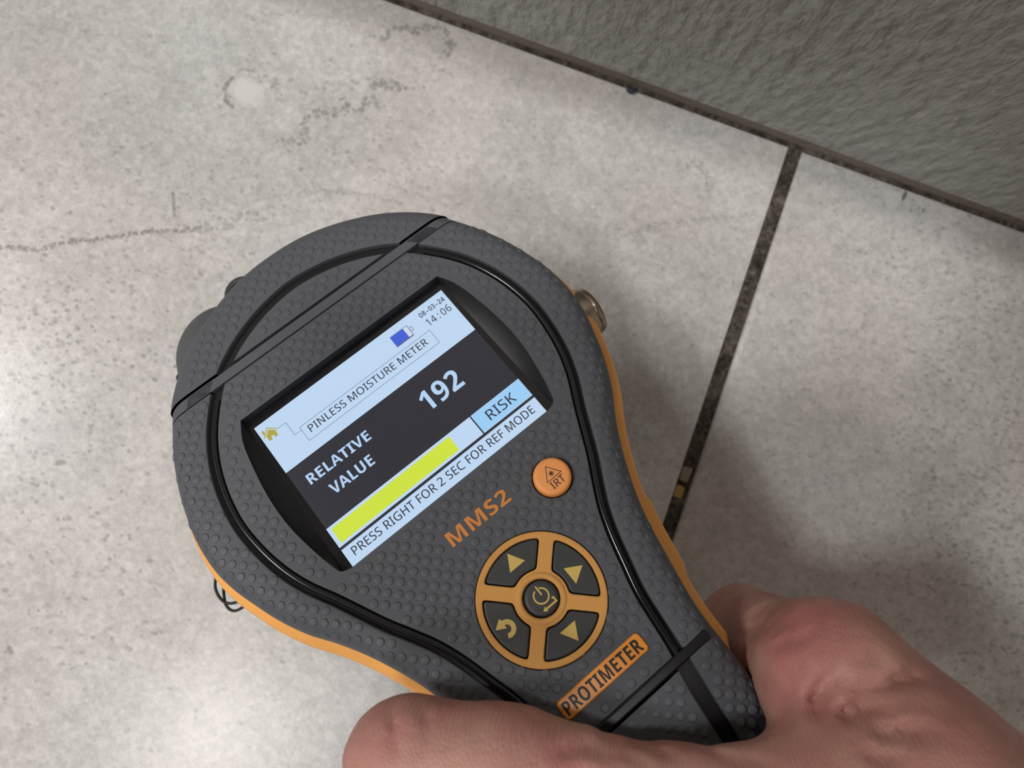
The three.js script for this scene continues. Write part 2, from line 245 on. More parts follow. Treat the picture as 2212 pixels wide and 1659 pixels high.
// keep lo < y < hi of a geometry and give the cut edges a wall downwards
function band(geo, lo, hi, depth = 1.1) {
  const p = geo.attributes.position, nn = geo.attributes.normal, ix = geo.index.array, P = [], Nn = [];
  const V = (i) => [p.getX(i), p.getY(i), p.getZ(i), nn.getX(i), nn.getY(i), nn.getZ(i)];
  const cut = (poly, c, s) => { const out = []; for (let i = 0; i < poly.length; i++) { const a = poly[i], b = poly[(i + 1) % poly.length], da = (a[1] - c) * s, db = (b[1] - c) * s; if (da >= 0) out.push(a); if ((da < 0) !== (db < 0)) { const t = da / (da - db); const v = a.map((q, k) => lerp(q, b[k], t)); v[1] = c; out.push(v); } } return out; };
  const tri = (a, b, c) => { for (const v of [a, b, c]) { P.push(v[0], v[1], v[2]); Nn.push(v[3], v[4], v[5]); } };
  for (let t = 0; t < ix.length; t += 3) {
    let poly = cut(cut([V(ix[t]), V(ix[t + 1]), V(ix[t + 2])], lo, 1), hi, -1);
    if (poly.length < 3) continue;
    for (let k = 1; k + 1 < poly.length; k++) tri(poly[0], poly[k], poly[k + 1]);
    for (const [c, ny] of [[lo, -1], [hi, 1]]) for (let k = 0; k < poly.length; k++) { const a = poly[k], b = poly[(k + 1) % poly.length]; if (a[1] === c && b[1] === c && a[2] > -5) { const f = (v, z) => [v[0], v[1], v[2] - z, 0, ny, 0]; tri(f(a, 0), f(b, depth), f(b, 0)); tri(f(a, 0), f(a, depth), f(b, depth)); } }
  }
  const g = new THREE.BufferGeometry(); g.setAttribute('position', new THREE.Float32BufferAttribute(P, 3)); g.setAttribute('normal', new THREE.Float32BufferAttribute(Nn, 3)); return g;
}
const rubberBump = dataTex(512, (x, y) => 0.6 * vnoise(x / 4, y / 4, 51) + 0.4 * vnoise(x / 2, y / 2, 52)); rubberBump.repeat.set(1 / 0.02, 1 / 0.02);
function planarUV(g) { const p = g.attributes.position, u = new Float32Array(p.count * 2); for (let i = 0; i < p.count; i++) { u[2 * i] = p.getX(i); u[2 * i + 1] = p.getY(i); } g.setAttribute('uv', new THREE.BufferAttribute(u, 2)); return g; }
const RUBBER = mat({ color: lin(0.084, 0.090, 0.103), roughness: 0.58, bumpMap: rubberBump, bumpScale: 0.00003, specularIntensity: 0.75, side: THREE.DoubleSide });
const BLACK = mat({ color: lin(0.008, 0.008, 0.010), roughness: 0.42, specularIntensity: 0.7, side: THREE.DoubleSide });
const GLOSS = mat({ color: lin(0.006, 0.006, 0.008), roughness: 0.16, specularIntensity: 1 });
const ORANGE = mat({ color: srgb(240, 158, 66), roughness: 0.5 });
const BACKM = mat({ color: lin(0.03, 0.031, 0.034), roughness: 0.6, side: THREE.DoubleSide });

const S0 = 77.5, S1 = 77.75, S2 = 79.95, S3 = 80.6;    // seam strip between head and cap
{
  const lower = loft(shellRings(0)), cap = loft(shellRings(0.45));
  part('front_shell', inMM(planarUV2(band(lower, -200, S0))), RUBBER, meter);
  const ends = band(lower, S1, S2), ep = ends.attributes.position, en = ends.attributes.normal;
  for (const sd of [-1, 1]) { const P = [], N = []; for (let i = 0; i < ep.count; i += 3) if (ep.getX(i) * sd > 0) for (let k = i; k < i + 3; k++) { P.push(ep.getX(k), ep.getY(k), ep.getZ(k)); N.push(en.getX(k), en.getY(k), en.getZ(k)); } const g = new THREE.BufferGeometry(); g.setAttribute('position', new THREE.Float32BufferAttribute(P, 3)); g.setAttribute('normal', new THREE.Float32BufferAttribute(N, 3)); part('strip_end', inMM(planarUV2(g)), RUBBER, meter); }
  part('head_cap', inMM(planarUV2(band(cap, S3, 200))), RUBBER, meter);
}
function planarUV2(g) { const p = g.attributes.position, u = new Float32Array(p.count * 2); for (let i = 0; i < p.count; i++) { u[2 * i] = p.getX(i) * MM; u[2 * i + 1] = p.getY(i) * MM; } g.setAttribute('uv', new THREE.BufferAttribute(u, 2)); return g; }
// black core that shows in the groove and the seams
{
  const off = (w, z) => OUT.map((p, i) => { const q = GRV[i], dx = p[0] - q[0], dy = p[1] - q[1], l = Math.hypot(dx, dy); return [q[0] + dx / l * w, q[1] + dy / l * w, drop(q[1]) + z]; });
  const ins = (d, z) => OUT.map((p, i) => [p[0] - ON[i][0] * d, p[1] - ON[i][1] * d, z + drop(p[1])]);
  const core = loft([off(-3.2, -1.45), off(-1.6, -1.4), off(0, -1.35), off(1.6, -1.4), ins(4.6, -1.1), ins(2.4, -1.8), ins(1.3, -3), ins(0.9, -5.5), ins(1.2, -9)]);
  const plate = new THREE.BoxGeometry(58, 6, 0.6); plate.translate(0, 78.9, -1.6); plate.deleteAttribute('uv');
  part('groove_lining', inMM(mergeGeometries([core.toNonIndexed(), plate.toNonIndexed()].map((g) => { g.deleteAttribute('uv'); return g; }))), BLACK, meter, 'glossy black groove following the edge of the face');
}
// bead lying in the groove below the cap
for (const s of [-1, 1]) {
  const pts = GRV_H.filter(([x, y]) => y < 77 && y > -25).map(([x, y]) => new THREE.Vector3(s * (x - 0.3), y, -0.72));
  const g = new THREE.TubeGeometry(new THREE.CatmullRomCurve3(pts), 160, 0.74, 10); part('groove_bead', inMM(g), GLOSS, meter);
}
// inner face: main panel, strip and cap piece, cut from the groove's inner edge
const INNER = (() => { const L = loop(GRV_H, 360), N = normalsOf(L); return L.map((p, i) => [p[0] - N[i][0] * gw(p[1]), p[1] - N[i][1] * gw(p[1])]); })();
function clipPoly(poly, c, s) { const out = []; for (let i = 0; i < poly.length; i++) { const a = poly[i], b = poly[(i + 1) % poly.length], da = (a[1] - c) * s, db = (b[1] - c) * s; if (da >= 0) out.push(a); if ((da < 0) !== (db < 0)) { const t = da / (da - db); out.push([lerp(a[0], b[0], t), c]); } } return out; }
function shapeOf(poly, inset = 0) { const v = poly.map(([x, y]) => new THREE.Vector2(x, y)); return new THREE.Shape(v); }
const BEZEL = (() => {   // outline of the screen recess, clockwise
  const arc = [[26.5, 68.4], [28.6, 64.2], [30.1, 57], [30.9, 49.5], [30.8, 43], [29.9, 37], [28.6, 31.3], [27.6, 28.7], [25.6, 27.85]];
  const c = new THREE.CatmullRomCurve3(arc.map(([x, y]) => new THREE.Vector3(x, y, 0)), false, 'centripetal').getPoints(40).map((v) => [v.x, v.y]);
  return [...c, ...c.slice().reverse().map(([x, y]) => [-x, y])];
})();
const RING_R = 12.72, IRT = [16.8, 16.7, 4.05];
function plateFrom(poly, holes, depth, bevel) {
  const s = shapeOf(poly); for (const h of holes) s.holes.push(new THREE.Path(h.map(([x, y]) => new THREE.Vector2(x, y))));
  const g = new THREE.ExtrudeGeometry(s, { depth: depth - bevel, bevelEnabled: bevel > 0, bevelThickness: bevel, bevelSize: bevel, bevelOffset: -bevel, bevelSegments: 2, curveSegments: 12 });
  g.translate(0, 0, -(depth - bevel) - bevel); return g;
}
const circle = (cx, cy, r, n = 48) => Array.from({ length: n }, (_, i) => [cx + r * Math.cos(i / n * 2 * Math.PI), cy + r * Math.sin(i / n * 2 * Math.PI)]);
{
  const main = clipPoly(clipPoly(INNER, S0, -1), -23.6, 1);
  part('face_panel', inMM(planarUV2(plateFrom(main, [BEZEL, circle(0, 0, RING_R + 0.15, 72), circle(IRT[0], IRT[1], IRT[2] + 0.12, 40)], 1.4, 0.28).scale(1, 1, 1))), RUBBER, meter);
  part('seam_strip', inMM(planarUV2(plateFrom(clipPoly(clipPoly(OUT.map((p, i) => [p[0] - ON[i][0] * 4.2, p[1] - ON[i][1] * 4.2]), S1, 1), S2, -1), [], 1.4, 0.12))), RUBBER, meter);
  part('face_cap', inMM(planarUV2(plateFrom(clipPoly(INNER, S3, 1), [], 1.4, 0.2))), RUBBER, meter);
  // plate of the handle under the cross bar
  const ys = []; for (let y = -26; y >= -85; y -= 1.5) ys.push(y);
  const half = (y) => { let b = null; for (let i = 0; i < INNER.length; i++) { const a = INNER[i], c = INNER[(i + 1) % INNER.length]; if (a[0] > 0 && (a[1] - y) * (c[1] - y) <= 0 && a[1] !== c[1]) b = lerp(a[0], c[0], (y - a[1]) / (c[1] - a[1])); } return b ?? 3; };
  const rows = ys.map((y) => { const h = half(y), z = drop(y), r = []; for (const [f, dz] of [[-1, -1.6], [-1, -0.25], [-0.97, 0], [-0.5, 0.15], [0, 0.2], [0.5, 0.15], [0.97, 0], [1, -0.25], [1, -1.6]]) r.push([f * h, y, z + dz]); return r; });
  part('handle_panel', inMM(planarUV2(loft(rows, false))), RUBBER, meter);
}
// cross bar between face and handle
{ const b = new RoundedBoxGeometry(40.6, 2.1, 1.6, 4, 0.5); b.translate(0, -24.6, -0.55); part('cross_bar', inMM(b), BLACK, meter, 'glossy black bar across the neck');
  const c = new RoundedBoxGeometry(38.6, 3.2, 2, 4, 0.6); c.translate(0, -46.5, -2.6); part('cross_bar', inMM(c), BLACK, meter); }
// screen recess
{
  const panel = (x, y) => { const t = clamp((y - 28.2) / (67.9 - 28.2), 0, 1), hw = lerp(27.3, 26.3, t); return [clamp(x, -hw, hw), clamp(y, 28.1, 67.6)]; };
  const z0 = -0.15, z1 = -2.3;
  const top = BEZEL.map(([x, y]) => [x, y, z0]), lip = BEZEL.map(([x, y]) => [x * 0.99, 48 + (y - 48) * 0.99, -0.55]), bot = BEZEL.map(([x, y]) => { const q = panel(x, y); return [q[0], q[1], z1]; });
  const g = toCreasedNormals(loft([BEZEL.map(([x, y]) => [x, y, -1.6]), top, lip, bot]), 0.5);
  const bez = part('screen_bezel', inMM(g), mat({ color: lin(0.011, 0.011, 0.013), roughness: 0.4, specularIntensity: 0.5, side: THREE.DoubleSide }), meter, 'black sloped surround of the screen');
  const pl = plateFrom([[-26.3, 67.7], [26.3, 67.7], [27.4, 28.0], [-27.4, 28.0]], [], 0.8, 0); pl.translate(0, 0, z1 + 0.01);
  part('screen_panel', inMM(pl), mat({ color: lin(0.006, 0.006, 0.008), roughness: 0.2 }), bez);
  // picture on the screen
  const SX = 20, W = Math.round(50.7 * SX), H = Math.round(37.3 * SX), cv = document.createElement('canvas'); cv.width = W; cv.height = H; const c = cv.getContext('2d');
  const X = (x) => (x + 25.35) * SX, Y = (y) => (65.85 - y) * SX, rect = (x0, y0, x1, y1, f) => { c.fillStyle = f; c.fillRect(X(x0), Y(y1), (x1 - x0) * SX, (y1 - y0) * SX); };
  const white = '#c3dcf8';
  rect(-26, 28, 26, 66, '#25262f');
  rect(-26, 53.25, 26, 66, white);
  rect(-26, 33.35, 26, 38.2, white); rect(-24.5, 33.95, 5.9, 37.6, '#d3e83e'); rect(12.05, 33.5, 26, 38.1, '#9fd2fb'); rect(11.9, 33.3, 12.2, 38.2, '#23252e');
  rect(-26, 28, 26, 32.75, white);
  const text = (s, x0, y0, x1, y1, col, font, box) => {   // fills the box from base line y0 to cap height y1
    c.save(); c.font = `${font} 100px ${box || 'sans-serif'}`; c.textBaseline = 'alphabetic'; c.textAlign = 'left'; const m = c.measureText(s), l = m.actualBoundingBoxLeft || 0, r = m.actualBoundingBoxRight || m.width, capH = c.measureText('H').actualBoundingBoxAscent || 72;
    c.translate(X(x0), Y(y0)); c.scale((x1 - x0) * SX / (r + l), (y1 - y0) * SX / capH); c.fillStyle = col; c.fillText(s, l, 0); c.restore();
  };
  const ink = '#1d2330', pale = '#b9d8fa';
  text('08-03-24', 17.7, 63.25, 24.6, 64.45, ink, 'bold', 'monospace'); text('14:06', 18.0, 60.45, 24.4, 62.2, ink, 'normal', 'monospace');
  text('PINLESS MOISTURE METER', -16.2, 57.2, 15.4, 59.0, ink, 'normal');
  text('RELATIVE', -22.6, 47.8, -6.9, 50.2, pale, 'bold'); text('VALUE', -20, 42.95, -9.4, 45.4, pale, 'bold');
  text('192', 5.8, 44.6, 15.9, 49.3, pale, 'bold'); text('RISK', 14.95, 34.65, 22.2, 36.95, ink, 'normal'); text('PRESS RIGHT FOR 2 SEC FOR REF MODE', -23.7, 30.1, 23.5, 31.95, ink, 'normal');
  c.strokeStyle = '#4c5a6c'; c.lineWidth = 1.6; c.strokeRect(X(-17.55), Y(59.7), 34.95 * SX, 3.75 * SX);
  c.beginPath(); c.moveTo(X(-21.3), Y(62.55)); c.lineTo(X(-19.3), Y(62.55)); c.lineTo(X(-19.3), Y(59)); c.lineTo(X(-17.55), Y(59)); c.stroke();
  // house
  c.fillStyle = '#b5a53c'; c.beginPath(); c.moveTo(X(-24.3), Y(62.6)); c.lineTo(X(-23.1), Y(63.7)); c.lineTo(X(-21.9), Y(62.6)); c.lineTo(X(-22.1), Y(61.3)); c.lineTo(X(-22.7), Y(61.3)); c.lineTo(X(-22.75), Y(62.0)); c.lineTo(X(-23.4), Y(62.0)); c.lineTo(X(-23.45), Y(61.3)); c.lineTo(X(-24.15), Y(61.3)); c.fill();
  c.strokeStyle = '#b5a53c'; c.lineWidth = 4; c.beginPath(); c.moveTo(X(-24.85), Y(62.5)); c.lineTo(X(-23.1), Y(64.2)); c.lineTo(X(-21.4), Y(62.6)); c.stroke(); rect(-24.55, 63.2, -24.1, 64.2, '#b5a53c');
  // battery
  rect(9.45, 61.05, 14.2, 64.05, '#8fa3bd'); rect(9.45, 61.0, 14.0, 61.2, '#2c3560'); rect(9.55, 61.25, 13.0, 63.9, '#3f5fd8'); rect(13.0, 61.3, 13.95, 63.85, '#d3def0'); rect(14.2, 62.0, 14.9, 63.2, '#7d8ea6'); rect(14.25, 62.15, 14.75, 63.05, '#c3d4ea');
  const tex = new THREE.CanvasTexture(cv); tex.colorSpace = THREE.SRGBColorSpace; tex.magFilter = THREE.LinearFilter;
  const lg = new THREE.PlaneGeometry(50.7, 37.3); lg.translate(0, 47.2, z1 + 0.06);
  part('screen_display', inMM(lg), mat({ color: lin(0.01, 0.01, 0.012), roughness: 0.3, emissive: new THREE.Color(1, 1, 1), emissiveMap: tex, emissiveIntensity: 1.06 }), bez, 'lit screen reading PINLESS MOISTURE METER, RELATIVE VALUE 192, RISK');
}
// ---------------------------------------------------------------- keypad
const font = await new FontLoader().loadAsync('fonts/droid/droid_sans_bold.typeface.json');
const fontR = await new FontLoader().loadAsync('fonts/droid/droid_sans_regular.typeface.json');
function lettering(s, x0, y0, x1, y1, depth, f = font, z = 0, bevel = 0) {
  const g = new TextGeometry(s, { font: f, size: 10, depth: 1, curveSegments: 5, bevelEnabled: false }); g.computeBoundingBox(); const b = g.boundingBox;
  g.translate(-b.min.x, -b.min.y, 0); g.scale((x1 - x0) / (b.max.x - b.min.x), (y1 - y0) / (b.max.y - b.min.y), depth); g.translate(x0, y0, z); return g;
}
function flat(pts, z, depth) { const g = new THREE.ExtrudeGeometry(shapeOf(pts), { depth, bevelEnabled: false }); g.translate(0, 0, z); return g; }
const GOLD = mat({ color: srgb(206, 178, 98), roughness: 0.55 });
const KEY = mat({ color: lin(0.040, 0.043, 0.043), roughness: 0.5 });
const bump2 = rubberBump.clone(); bump2.repeat.set(1 / 0.008, 1 / 0.008); bump2.needsUpdate = true;
const ORANGE_PAD = mat({ color: srgb(247, 182, 100), roughness: 0.52, bumpMap: bump2, bumpScale: 0.00004 });
{
  // orange cross with four windows
  const R = RING_R, ri = 5.55, ro = 11.35, w = 1.55, rr = 0.9;
  function sector(grow) {   // key outline for the key that points up, corners rounded
    const a = ri - grow, b = ro + grow, h = w - grow, pts = [];   // h: distance from the diagonal spoke's centre line
    const ang = (r) => Math.PI / 4 - Math.asin(h / r);            // half opening at radius r
    const add = (r, t) => pts.push(new THREE.Vector2(r * Math.sin(t), r * Math.cos(t)));
    const n = 14; for (let i = 0; i <= n; i++) add(b, lerp(-ang(b), ang(b), i / n)); for (let i = 0; i <= n; i++) add(a, lerp(ang(a), -ang(a), i / n));
    // round the corners by relaxing points near them
    const dense = []; for (let i = 0; i < pts.length; i++) { const p = pts[i], q = pts[(i + 1) % pts.length], l = p.distanceTo(q), m = Math.max(1, Math.round(l / 0.25)); for (let k = 0; k < m; k++) dense.push([lerp(p.x, q.x, k / m), lerp(p.y, q.y, k / m)]); }
    let cur = dense; for (let it = 0; it < 9; it++) cur = cur.map((p, i) => { const a2 = cur[(i + cur.length - 1) % cur.length], b2 = cur[(i + 1) % cur.length]; return [(a2[0] + 2 * p[0] + b2[0]) / 4, (a2[1] + 2 * p[1] + b2[1]) / 4]; });
    return cur;
  }
  const turn = (P, a) => P.map(([x, y]) => [x * Math.cos(a) + y * Math.sin(a), -x * Math.sin(a) + y * Math.cos(a)]);
  const holes = [0, 1, 2, 3].map((k) => turn(sector(0.12), k * Math.PI / 2)); holes.push(circle(0, 0, 3.62, 48));
  const s = shapeOf(circle(0, 0, R, 96)); for (const h of holes) s.holes.push(new THREE.Path(h.map(([x, y]) => new THREE.Vector2(x, y))));
  const g = new THREE.ExtrudeGeometry(s, { depth: 1.6, bevelEnabled: true, bevelThickness: 0.3, bevelSize: 0.28, bevelOffset: -0.28, bevelSegments: 3, curveSegments: 12 }); g.translate(0, 0, -1.35);
  // raised collar round the middle key
  const collar = new THREE.LatheGeometry([[5.3, -0.1], [4.9, 0.6], [4.4, 0.85], [3.95, 0.75], [3.64, 0.4], [3.62, -1]].map(([x, y]) => new THREE.Vector2(x, y)).reverse(), 64); collar.rotateX(Math.PI / 2);
  const pad = part('keypad', inMM(g), ORANGE_PAD, meter, 'round orange keypad with four dark keys and a middle key');
  part('key_collar', inMM(collar), ORANGE_PAD, pad);
  const under = new THREE.CylinderGeometry(R - 0.4, R - 0.4, 0.5, 48); under.rotateX(Math.PI / 2); under.translate(0, 0, -1.5); part('keypad_well', inMM(under), BLACK, pad);
  const kg = new THREE.ExtrudeGeometry(shapeOf(sector(-0.12)), { depth: 1.5, bevelEnabled: true, bevelThickness: 0.3, bevelSize: 0.3, bevelOffset: -0.3, bevelSegments: 3 }); kg.translate(0, 0, -1.35);
  const kgm = inMM(kg), T = 0.44;
  const tri = (cx, cy, a) => { const r = 2.15; return [0, 1, 2].map((i) => [cx + r * Math.sin(a + i * 2 * Math.PI / 3), cy + r * Math.cos(a + i * 2 * Math.PI / 3)]); };
  const back = (() => { const p = []; const c0 = [-9.0, 0.1]; for (let i = 0; i <= 16; i++) { const a = lerp(-1.75, 1.05, i / 16); p.push([c0[0] + 2.2 * Math.cos(a), c0[1] + 1.95 * Math.sin(a)]); } const q = []; for (let i = 0; i <= 16; i++) { const a = lerp(1.15, -1.75, i / 16); q.push([c0[0] + 1.25 * Math.cos(a), c0[1] + 1.05 * Math.sin(a)]); } return [...p, [-8.3, 2.35], [-10.9, 1.35], [-8.95, 0.1], ...q]; })();
  const sym = [flat(tri(0.2, 8.55, 0), T, 0.08), flat(tri(8.0, -0.3, Math.PI / 2), T, 0.08), flat(tri(0.5, -8.15, Math.PI), T, 0.08), null];
  // curved back arrow
  { const c0 = [-8.6, -0.15], P = []; for (let i = 0; i <= 18; i++) { const a = lerp(-2.1, 1.5, i / 18); P.push([c0[0] + 1.75 * Math.cos(a), c0[1] + 1.75 * Math.sin(a)]); } P.push([c0[0] - 0.1, c0[1] + 2.35], [c0[0] - 1.9, c0[1] + 1.15], [c0[0] + 0.05, c0[1] + 0.1]); for (let i = 18; i >= 0; i--) { const a = lerp(-2.1, 1.5, i / 18); P.push([c0[0] + 0.8 * Math.cos(a), c0[1] + 0.8 * Math.sin(a)]); } sym[3] = flat(P, T, 0.08); }
  const names = ['gold arrow pointing towards the screen', 'gold arrow pointing sideways', 'gold arrow pointing towards the handle', 'gold curved back arrow'];
  [0, 1, 2, 3].forEach((k) => { const m = part('key', kgm, KEY, pad); m.rotation.z = -k * Math.PI / 2; const sg = sym[k].clone(); sg.rotateZ(k * Math.PI / 2); part('key_symbol', inMM(sg), GOLD, m, names[k]); });
  const mid = new THREE.LatheGeometry([[0, 1.02], [2.6, 1.0], [3.05, 0.9], [3.3, 0.6], [3.4, 0.2], [3.4, -1.2]].map(([x, y]) => new THREE.Vector2(x, y)).reverse(), 56); mid.rotateX(Math.PI / 2);
  const mk = part('key', inMM(mid), KEY, pad);
  const arcPts = []; for (let i = 0; i <= 32; i++) { const a = lerp(Math.PI / 2 + 0.3, Math.PI / 2 + 2 * Math.PI - 0.35, i / 32); arcPts.push([0.25 + 1.62 * Math.cos(a), 0.35 + 1.62 * Math.sin(a)]); } for (let i = 32; i >= 0; i--) { const a = lerp(Math.PI / 2 + 0.3, Math.PI / 2 + 2 * Math.PI - 0.35, i / 32); arcPts.push([0.25 + 1.3 * Math.cos(a), 0.35 + 1.3 * Math.sin(a)]); }
  const pw = mergeGeometries([flat(arcPts, 0.99, 0.1), flat([[0.28, 2.4], [0.6, 2.4], [0.6, 0.4], [0.28, 0.4]], 0.99, 0.1), flat([[1.5, -1.1], [2.1, -1.1], [2.1, -2.3], [-0.5, -2.3], [-0.5, -1.95], [1.78, -1.95], [1.78, -1.4], [1.5, -1.4]], 0.99, 0.1), flat([[-1.3, -2.12], [-0.4, -1.6], [-0.4, -2.65]], 0.99, 0.1)]);
  part('key_symbol', inMM(pw), GOLD, mk, 'gold power and enter symbol');
}
// orange measuring button with printed sign
{
  const g = new THREE.LatheGeometry([[0, 1.75], [3.0, 1.72], [3.55, 1.55], [3.85, 1.1], [3.95, 0.4], [3.95, -1.4]].map(([x, y]) => new THREE.Vector2(x, y)).reverse(), 56); g.rotateX(Math.PI / 2); g.translate(IRT[0], IRT[1], 0);
  const b = part('measuring_button', inMM(g), mat({ color: srgb(243, 160, 90), roughness: 0.5 }), meter, 'round orange button marked IRT');
  const INK = mat({ color: srgb(74, 52, 62), roughness: 0.7 }), z = 1.7, x = IRT[0], y = IRT[1], t = 0.13;
  const L = (a, c) => { const dx = c[0] - a[0], dy = c[1] - a[1], l = Math.hypot(dx, dy), nx = -dy / l * t / 2, ny = dx / l * t / 2; return flat([[a[0] + nx, a[1] + ny], [c[0] + nx, c[1] + ny], [c[0] - nx, c[1] - ny], [a[0] - nx, a[1] - ny]], z, 0.1); };
  const A = [x + 0.1, y + 2.3], B = [x - 1.7, y - 0.45], C = [x + 1.9, y - 0.45];
  const star = []; for (let i = 0; i < 8; i++) { const a = i * Math.PI / 4; star.push(L([x + 0.1, y + 0.5], [x + 0.1 + 0.62 * Math.cos(a), y + 0.5 + 0.62 * Math.sin(a)])); }
  part('button_symbol', inMM(mergeGeometries([L(A, B), L(B, C), L(C, A), ...star, flat(circle(x + 0.1, y + 0.5, 0.25, 12), z, 0.1)])), INK, b);
  part('button_lettering', inMM(lettering('IRT', x - 1.55, y - 2.35, x + 1.65, y - 0.85, 0.1, fontR, z)), INK, b);
}
part('model_lettering', inMM(lettering('MMS2', -7.3, 18.35, 7.65, 21.5, 0.12, font, -0.02)), mat({ color: srgb(214, 136, 62), roughness: 0.5 }), meter, 'orange lettering MMS2');
{
  const rr = new THREE.Shape(), x0 = -10.05, x1 = 10.05, y0 = -19.75, y1 = -15.9, r = 1; rr.moveTo(x0 + r, y0); rr.lineTo(x1 - r, y0); rr.quadraticCurveTo(x1, y0, x1, y0 + r); rr.lineTo(x1, y1 - r); rr.quadraticCurveTo(x1, y1, x1 - r, y1); rr.lineTo(x0 + r, y1); rr.quadraticCurveTo(x0, y1, x0, y1 - r); rr.lineTo(x0, y0 + r); rr.quadraticCurveTo(x0, y0, x0 + r, y0);
  const g = new THREE.ExtrudeGeometry(rr, { depth: 0.3, bevelEnabled: true, bevelThickness: 0.3, bevelSize: 0.35, bevelOffset: -0.35, bevelSegments: 3 }); g.translate(0, 0, -0.15);
  const b = part('name_badge', inMM(g), mat({ color: srgb(236, 150, 50), roughness: 0.45, clearcoat: 0.25, clearcoatRoughness: 0.3 }), meter, 'glossy orange badge lettered PROTIMETER');
  part('badge_lettering', inMM(lettering('PROTIMETER', -9.3, -19.15, 9.15, -16.5, 0.12, font, 0.4)), mat({ color: srgb(38, 34, 30), roughness: 0.5 }), b);
}
// grip dots: moulded round studs in a square grid turned by 45 degrees
{
  const nearOut = (x, y) => { let b = 1e9, k = 0; for (let i = 0; i < NS; i++) { const d = (OUT[i][0] - x) ** 2 + (OUT[i][1] - y) ** 2; if (d < b) { b = d; k = i; } } const dx = x - OUT[k][0], dy = y - OUT[k][1]; return -(dx * ON[k][0] + dy * ON[k][1]); };
  const nearGrv = (x, y) => { let b = 1e9; for (let i = 0; i < 3000; i += 6) { const d = (GDENSE[i][0] - x) ** 2 + (GDENSE[i][1] - y) ** 2; if (d < b) b = d; } return Math.sqrt(b); };
  const inside = (P, x, y) => { let c = false; for (let i = 0, j = P.length - 1; i < P.length; j = i++) if ((P[i][1] > y) !== (P[j][1] > y) && x < (P[j][0] - P[i][0]) * (y - P[i][1]) / (P[j][1] - P[i][1]) + P[i][0]) c = !c; return c; };
  const big = BEZEL.map(([x, y]) => [x * 1.035, 48 + (y - 48) * 1.05]);
  const prof2 = [[0, 0.19], [0.55, 0.185], [0.78, 0.14], [0.9, 0.04], [0.93, -0.12]];
  const dot = new THREE.LatheGeometry(prof2.map(([x, y]) => new THREE.Vector2(x, y)).reverse(), 14); dot.rotateX(Math.PI / 2);
  const list = [], p = 2.28, r2 = Math.SQRT1_2;
  for (let i = -75; i <= 75; i++) for (let j = -75; j <= 75; j++) {
    const x = (i - j) * p * r2, y = (i + j) * p * r2 + 0.4;
    if (Math.abs(x) > 49 || y > 99.5 || y < -84) continue;
    const d = nearOut(x, y); if (d < 0.75) continue;
    const gd = nearGrv(x, y); if (gd < gw(y) + 0.95) continue;
    if (Math.hypot(x, y) < RING_R + 0.7 || Math.hypot(x - IRT[0], y - IRT[1]) < 4.6 || inside(big, x, y)) continue;
    if (y > S0 - 1 && y < S3 + 1) continue;
    if (x > -9.2 && x < 9.3 && y > 17.2 && y < 22.9) continue;
    if (Math.abs(x) < 11 && y < -15 && y > -20.6) continue;
    if ((y < -22.6 && y > -26.8) || (y < -44 && y > -49)) continue;
    const onRim = d < 5.2, e = 0.2, z = drop(y) + (onRim ? prof(d) : 0), n = new THREE.Vector3(0, 0, 1);
    if (onRim) { n.set(-(prof(nearOut(x + e, y)) - prof(nearOut(x - e, y))) / (2 * e), -(prof(nearOut(x, y + e)) - prof(nearOut(x, y - e))) / (2 * e), 1).normalize(); }
    const g = dot.clone(); g.applyMatrix4(new THREE.Matrix4().compose(new THREE.Vector3(x, y, z), new THREE.Quaternion().setFromUnitVectors(new THREE.Vector3(0, 0, 1), n), new THREE.Vector3(1, 1, 1))); list.push(g);
  }
  part('grip_dots', inMM(mergeGeometries(list)), mat({ color: RUBBER.color, roughness: 0.5, specularIntensity: 0.8 }), meter, 'small round grip studs moulded on the rubber', 'stuff');
}
// orange rim between the front rubber and the back shell; two raised lugs; ends above the hand
{
  const lug = (i) => { const y = OUT[i][1]; return 0.75 * sstep(3.4, 2.4, y) * sstep(-14.2, -13.2, y) - (y < -28 ? sstep(-28, -33, y) * 2.6 : 0); };
  const ring = (d, z) => OUT.map((p, i) => { const o = d > 1 ? d + lug(i) : d; const k = sstep(-30, -34, p[1]); return [p[0] + ON[i][0] * lerp(o, Math.min(o, -0.2), k), p[1] + ON[i][1] * lerp(o, Math.min(o, -0.2), k), z + drop(p[1])]; });
  part('rim_band', inMM(loft([ring(-0.6, -8.4), ring(0.9, -8.9), ring(2.1, -9.8), ring(2.75, -11), ring(2.85, -12.4), ring(2.4, -13.8), ring(0.8, -14.6), ring(-1, -15)])), mat({ color: srgb(244, 174, 90), roughness: 0.45, side: THREE.DoubleSide }), meter, 'orange band round the body under the front shell');
  const zb = (y, z) => { const k = lerp(0.62, 1, sstep(-25, 30, y)); return z * k; };
  const rb = (d, z) => OUT.map((p, i) => [p[0] - ON[i][0] * d, p[1] - ON[i][1] * d, zb(p[1], z) + drop(p[1])]);
  const rings = [rb(0.8, -9), rb(0.2, -14), rb(0.4, -20), rb(1.6, -29), rb(4, -36), rb(7.5, -40), rb(11, -41.5)];
  const last = rings[rings.length - 1]; rings.push(last.map(([x, y, z]) => [x * 0.45, lerp(y, clamp(y, -60, 60), 0.5), z - 0.4])); rings.push(last.map(([x, y, z]) => [x * 0.02, lerp(y, clamp(y, -60, 60), 0.6), z - 0.5]));
  part('back_shell', inMM(loft(rings)), BACKM, meter);
}
